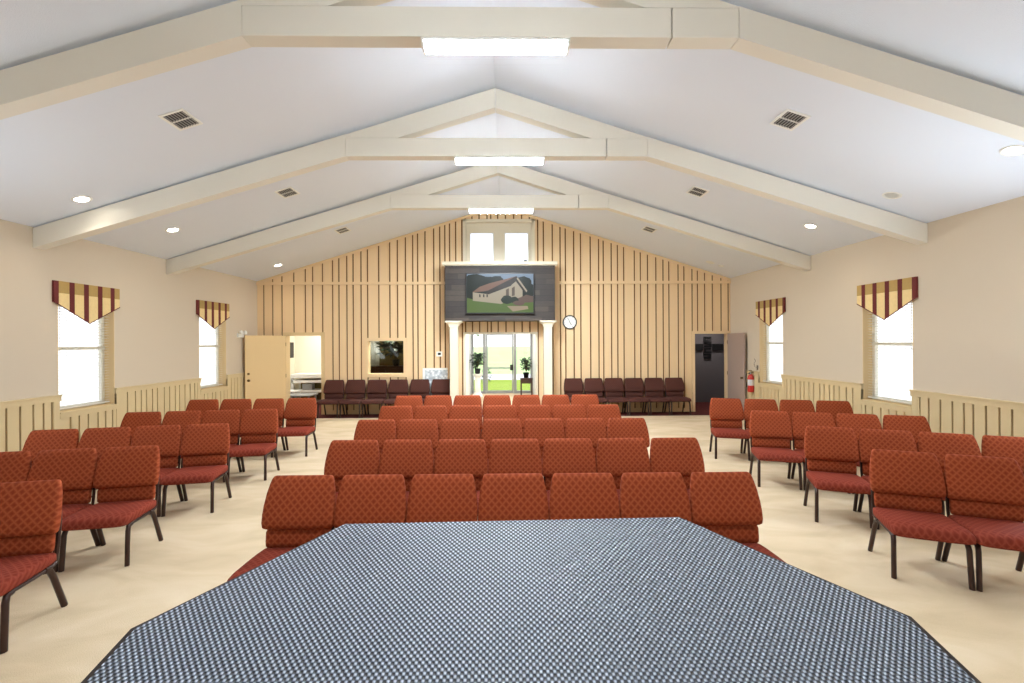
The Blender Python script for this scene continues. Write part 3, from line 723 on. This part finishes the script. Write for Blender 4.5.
# ------------------------------------------------------------------ chairs
def sring(hw,ht,c,ex=4.5,n=28,plane='xy'):
    out=[]
    for k in range(n):
        a=2*math.pi*(k+.5)/n; ca,sa=math.cos(a),math.sin(a)
        u=hw*math.copysign(abs(ca)**(2/ex),ca); v=ht*math.copysign(abs(sa)**(2/ex),sa)
        out.append((c[0]+u,c[1]+v,c[2]) if plane=='xy' else (c[0]+u,c[1],c[2]+v))
    return out
def make_chair(name,label,fab,seatfab):
    t=empty(name,(0,0,0),0,label,'chair')
    # seat: rings stepped from the rounded front edge to the rear
    prof=[(-.285,.358,.006,.228),(-.282,.364,.022,.243),(-.27,.371,.036,.251),(-.24,.377,.045,.255),(-.18,.382,.048,.256),(-.05,.382,.047,.255),(.08,.38,.046,.252),(.15,.379,.044,.246),(.175,.379,.04,.24),(.183,.379,.028,.23)]
    sm=MB(); sm.loft([sring(w,h,(0,y,z),5,28,'xz') for y,z,h,w in prof]); sm.build('seat',seatfab,t)
    up=[(.541,.184,.012,.226),(.546,.174,.03,.242),(.56,.166,.04,.251),(.59,.168,.043,.256),(.64,.178,.04,.257),(.70,.193,.035,.254),(.78,.217,.031,.244),(.84,.237,.028,.231),(.87,.248,.024,.222),(.884,.253,.016,.213),(.889,.255,.004,.2)]
    bm=MB(); bm.loft([sring(w,h,(0,y,z),5,28) for z,y,h,w in up]); bm.build('backrest',fab,t)
    lo=[(.42,.165,.014,.222),(.428,.165,.024,.228),(.46,.168,.028,.23),(.52,.174,.026,.23),(.542,.182,.018,.224)]
    lm=MB(); lm.loft([sring(w,h,(0,y,z),5,28) for z,y,h,w in lo]); lm.build('lumbar_panel',fab,t)
    fm=M['frame']
    for s in (-1,1):
        q=MB(); q.tube([(s*.224,.19,.33),(s*.232,.202,.45),(s*.226,.228,.6),(s*.208,.262,.78),(s*.185,.279,.86)],.012,8); q.build('back_post',fm,t)
        q=MB(); q.tube([(s*.225,-.2,.326),(s*.225,.0,.322),(s*.225,.15,.324),(s*.226,.19,.335)],.0125,8); q.build('seat_rail',fm,t)
        q=MB(); q.tube([(s*.225,-.165,.326),(s*.228,-.205,.318),(s*.231,-.22,.28),(s*.237,-.242,.003)],.021,8,flat=.85); q.build('leg',fm,t)
        q=MB(); q.tube([(s*.225,.09,.324),(s*.228,.13,.308),(s*.231,.16,.25),(s*.237,.252,.003)],.021,8,flat=.85); q.build('leg',fm,t)
    q=MB(); q.tube([(-.225,-.15,.324),(.225,-.15,.324)],.009,6); q.tube([(-.225,.12,.322),(.225,.12,.322)],.009,6); q.tube([(-.228,.212,.46),(.228,.212,.46)],.009,6); q.build('crossbar',fm,t)
    # plywood back shell
    sh=MB(); sh.loft([sring(w,.007,(0,y,z),6,20) for z,y,w in ((.42,.198,.2),(.5,.206,.215),(.6,.218,.225),(.72,.235,.225),(.84,.266,.205),(.865,.272,.195))]); sh.build('back_shell',M['shell'],t)
    return t
protoR=make_chair('church_chair','rust chair',M['fabric'],M['seatfab']); kidsR=tree_of(protoR); usedR=[False]
protoM=make_chair('church_chair','maroon chair',M['fabric_m'],M['seatfab_m']); kidsM=tree_of(protoM); usedM=[False]
def place(x,y,rz,label,group,kind='R',sx=1):
    pr,kd,us=(protoR,kidsR,usedR) if kind=='R' else (protoM,kidsM,usedM)
    if not us[0]: c=pr; us[0]=True
    else: c=copy_tree(pr,kd)
    c.location=(x,y,0); c.rotation_euler=(0,0,rz); c.scale=(sx,1,1); c['label']=label; c['group']=group; c['category']='chair'
    return c
ORD=['first','second','third','fourth','fifth','sixth','seventh']
ROWS=['front row','second row','third row','fourth row','rear row']
# centre block: (centre y, centre x of the fourth chair, pitch)
for r,(yc,xc,pt) in enumerate(((3.02,.052,.500),(4.19,.09,.520),(5.35,-.045,.513),(6.56,-.08,.516),(7.84,-.15,.520))):
    for i in range(7):
        if i==0: pos='end seat on the tan door aisle'
        elif i==6: pos='end seat on the extinguisher aisle'
        elif i==3: pos='middle seat'
        elif i<3: pos=ORD[i]+' seat in from the tan door aisle'
        else: pos=ORD[6-i]+' seat in from the extinguisher aisle'
        place(xc+(i-3)*pt,yc-.003*(i-3),0,'rust patterned chair, centre block, %s, %s'%(ROWS[r],pos),'centre block chairs',sx=min(1.01,(pt-.001)/.514))
# side blocks: aisle chair front foot, angle, number, pitch
def block(rows,side,nm):
    for r,(fx,fy,ang,n,pt,shift) in enumerate(rows):
        a=R(ang)*(1 if side<0 else -1)       # chairs turn towards the pulpit
        c,s=math.cos(a),math.sin(a)
        lx=.237 if side<0 else -.237; ly=-.242
        x0=fx-(lx*c-ly*s); y0=fy-(lx*s+ly*c)
        for i in range(n):
            x=x0+side*i*pt*c; y=y0+side*i*pt*s
            row=(['front row','second row','third row','fourth row','rear row'] if shift==0 else ['front row','second row','third row','rear row'])[r]
            pos='aisle seat' if i==0 else ('seat by the wall' if i==3 else ORD[i]+' seat from the aisle')
            place(x,y,a,'rust patterned chair, %s side block, %s, %s'%(nm,row,pos),nm+' side block chairs',sx=min(1.02,(pt-.002)/.514))
block([(-3.00,2.76,12,1,.515,0),(-3.13,3.81,10,3,.508,0),(-3.18,4.98,11,4,.508,0),(-3.21,6.13,7.5,4,.508,0),(-3.22,7.39,4,4,.532,0)],-1,'tan door')
block([(2.98,3.46,22,2,.505,1),(3.13,4.55,22,4,.50,1),(3.17,5.66,17,4,.505,1),(3.26,7.01,15,4,.515,1)],1,'extinguisher')
for i in range(6):
    pos=['next to the bright doorway','second from the bright doorway','third from the bright doorway','third from the column','second from the column','touching the column'][i]
    place(-4.33+i*.54,11.38,0,'dark maroon chair against the end wall, '+pos,'maroon chairs under the interior window','M')
    pos=['next to the column below the clock','second from the clock column','third from the clock column','third from the dark doorway','second from the dark doorway','next to the dark doorway'][i]
    place(1.74+i*.517,11.38,0,'dark maroon chair against the end wall, '+pos,'maroon chairs beside the dark doorway','M',sx=.98)

# ------------------------------------------------------------------ stage and pulpit
struct(MB().box(XL+.06,XR-.06,YF,1.28,0,.3).build('floor_stage',M['carpet']),'low carpeted stage under the pulpit')
pl=empty('pulpit',(0,0,.3),0,'large angled pulpit topped with a blue-grey woven mat','pulpit')
top=[(-.315,.884),(.345,.893),(.601,.669),(.606,.573),(.45,.24),(-.41,.24),(-.545,.585),(-.543,.668)]
def inset(poly,k,c=(.02,.55)): return [(c[0]+(x-c[0])*k,c[1]+(y-c[1])*k) for x,y in poly]
def zp(y): return .94+.28*y          # the top slopes up away from the speaker
def sloped(poly,d0,d1,flat0=None):
    p=list(reversed(poly)); n=len(p); mb=MB()
    vs=[(x,y,flat0 if flat0 is not None else zp(y)+d0) for x,y in p]+[(x,y,zp(y)+d1) for x,y in p]
    return mb.add(vs,[tuple(range(n-1,-1,-1)),tuple(range(n,2*n))]+[(i,(i+1)%n,(i+1)%n+n,i+n) for i in range(n)])
sloped(inset(top,1.004),-.045,-.001).build('pulpit_top',M['pulpitwood'],pl)
mt_=inset(top,.988); mt_[0]=(mt_[0][0],.8835); mt_[1]=(mt_[1][0],.8925)
sloped(mt_,-.0009,.002).build('woven_mat',M['mesh'],pl)
sloped(inset(top,.92),-.09,-.045).build('top_moulding',M['pulpitwood'],pl)
sloped(inset(top,.74),0,-.09,.08).build('pulpit_body',M['pulpitwood'],pl,bevel=.004)
MB().prism(list(reversed(inset(top,.84))),0,.08,'z').build('pulpit_base',M['pulpitwood'],pl,bevel=.008)

# ------------------------------------------------------------------ outdoors
yd=MB(); yd.box(-9,9,-30,17.2,-.3,-.12); yd.box(-200,-9,-30,80,-.3,-.12); yd.box(9,200,-30,80,-.3,-.12); yd.box(-200,-30,80,170,-.3,-.12); yd.box(30,200,80,170,-.3,-.12)
struct(yd.build('ground_yard',M['concrete']),'pale paving around the building')
struct(MB().box(-9,9,17.2,23.2,-.3,-.10).build('ground_lawn',M['lawn']),'mown lawn outside the glass doors')
struct(MB().box(-9,9,23.2,27.0,-.3,-.11).build('ground_drive',M['road']),'pale concrete drive beyond the lawn')
struct(MB().box(-9,9,27.0,80,-.3,-.10).box(-30,30,80,170,-.3,-.10).build('ground_field',M['field']),'sunlit grass field beyond the drive')
struct(sbox(-1.4,1.2,16.3,17.2,-.12,-.01).build('ground_step',M['concrete']))
def tree(x,y,h,r,seed,label,mleaf):
    rnd=random.Random(seed); t=empty('tree',(x,y,-.1),0,label,'tree','trees outside')
    k=MB(); k.tube([(0,0,0),(.1*rnd.random(),0,h*.3),(0,.1,h*.6)],[.03*h,.022*h,.012*h],8); k.build('trunk',M['bark'],t)
    lf=MB()
    for i in range(900):
        u=Vector((rnd.gauss(0,1),rnd.gauss(0,1),rnd.gauss(0,1))).normalized()*(rnd.random()**.4)
        c=Vector((u.x*r,u.y*r,h*.64+u.z*h*.34)); s=rnd.uniform(.12,.26)*h/6
        a=Vector((rnd.gauss(0,1),rnd.gauss(0,1),rnd.gauss(0,1))).normalized(); b=a.orthogonal().normalized()
        lf.add([c+a*s,c+b*s*.5,c-a*s,c-b*s*.5],[(0,1,2,3)])
    lf.build('leaves',mleaf,t)
M['leaf_s']=mat('sunlit_leaves',lin(110,140,70),.7,vary=.3,vscale=1)
for i,(x,y,h,lb) in enumerate(((-6,70,8,'pale tree across the field, seen through the foyer sidelight'),(6.5,75,8,'pale tree across the field, beyond the plant stand'))):
    tree(x,y,h,h*.42,20+i,lb,M['leaf_s'])
# small shrub on the lawn edge
plant('lawn_shrub',(-.95,22.0,-.1),.7,.22,60,9,'small dark shrub beside the drive, seen through the glass door',M['leaf_d'],pot=False)

# ------------------------------------------------------------------ light, world, camera
sun=bpy.data.lights.new('sun','SUN'); sun.energy=6.5; sun.angle=R(1); sun.color=(1,.96,.88)
so=bpy.data.objects.new('sun',sun); COL.objects.link(so); so.rotation_euler=(R(28),R(6),0)
w=bpy.data.worlds.new('World'); S.world=w; w.use_nodes=True; nt=w.node_tree
bg=nt.nodes['Background']; tc=node(nt,'ShaderNodeTexCoord'); sp=node(nt,'ShaderNodeSeparateXYZ'); nt.links.new(tc.outputs['Generated'],sp.inputs[0])
cl=ramp(nt,sp.outputs['Z'],[(0,(.93,.96,1,1)),(.25,(.82,.9,1,1)),(1,(.6,.76,1,1))])
nt.links.new(cl,bg.inputs['Color']); bg.inputs['Strength'].default_value=1.9
# unseen area lamps in the rooms beyond the end wall
area('nursery_lamp',(-5.5,13.0,2.45),.6,1.0,34,(1,.96,.88))
area('office_fill_lamp',(-3,12.7,2.45),.5,.5,130,(1,.95,.85))  # added to brighten the dim olive room
area('passage_fill_lamp',(5.9,12.7,2.45),.3,.3,16,(1,.95,.9))  # added to brighten a passage that has no lamp
area('foyer_lamp',(-.1,13.8,2.55),.6,1.2,60,(1,.97,.92))

cam=bpy.data.cameras.new('camera'); cam.sensor_width=36; cam.lens=455/1024*36; cam.clip_start=.02; cam.clip_end=400
co=bpy.data.objects.new('camera',cam); COL.objects.link(co); S.camera=co
co.location=(0,0,1.84)
co.rotation_euler=(Matrix.Rotation(R(-.87),4,'Z')@Matrix.Rotation(R(90),4,'X')@Matrix.Rotation(R(-.3),4,'Z')).to_euler()
S.view_settings.view_transform='Standard'; S.view_settings.look='None'; S.view_settings.exposure=0.16; S.view_settings.gamma=1
S.view_settings.use_curve_mapping=False
S.cycles.use_denoising=True; S.cycles.max_bounces=10; S.cycles.diffuse_bounces=6; S.cycles.sample_clamp_indirect=6
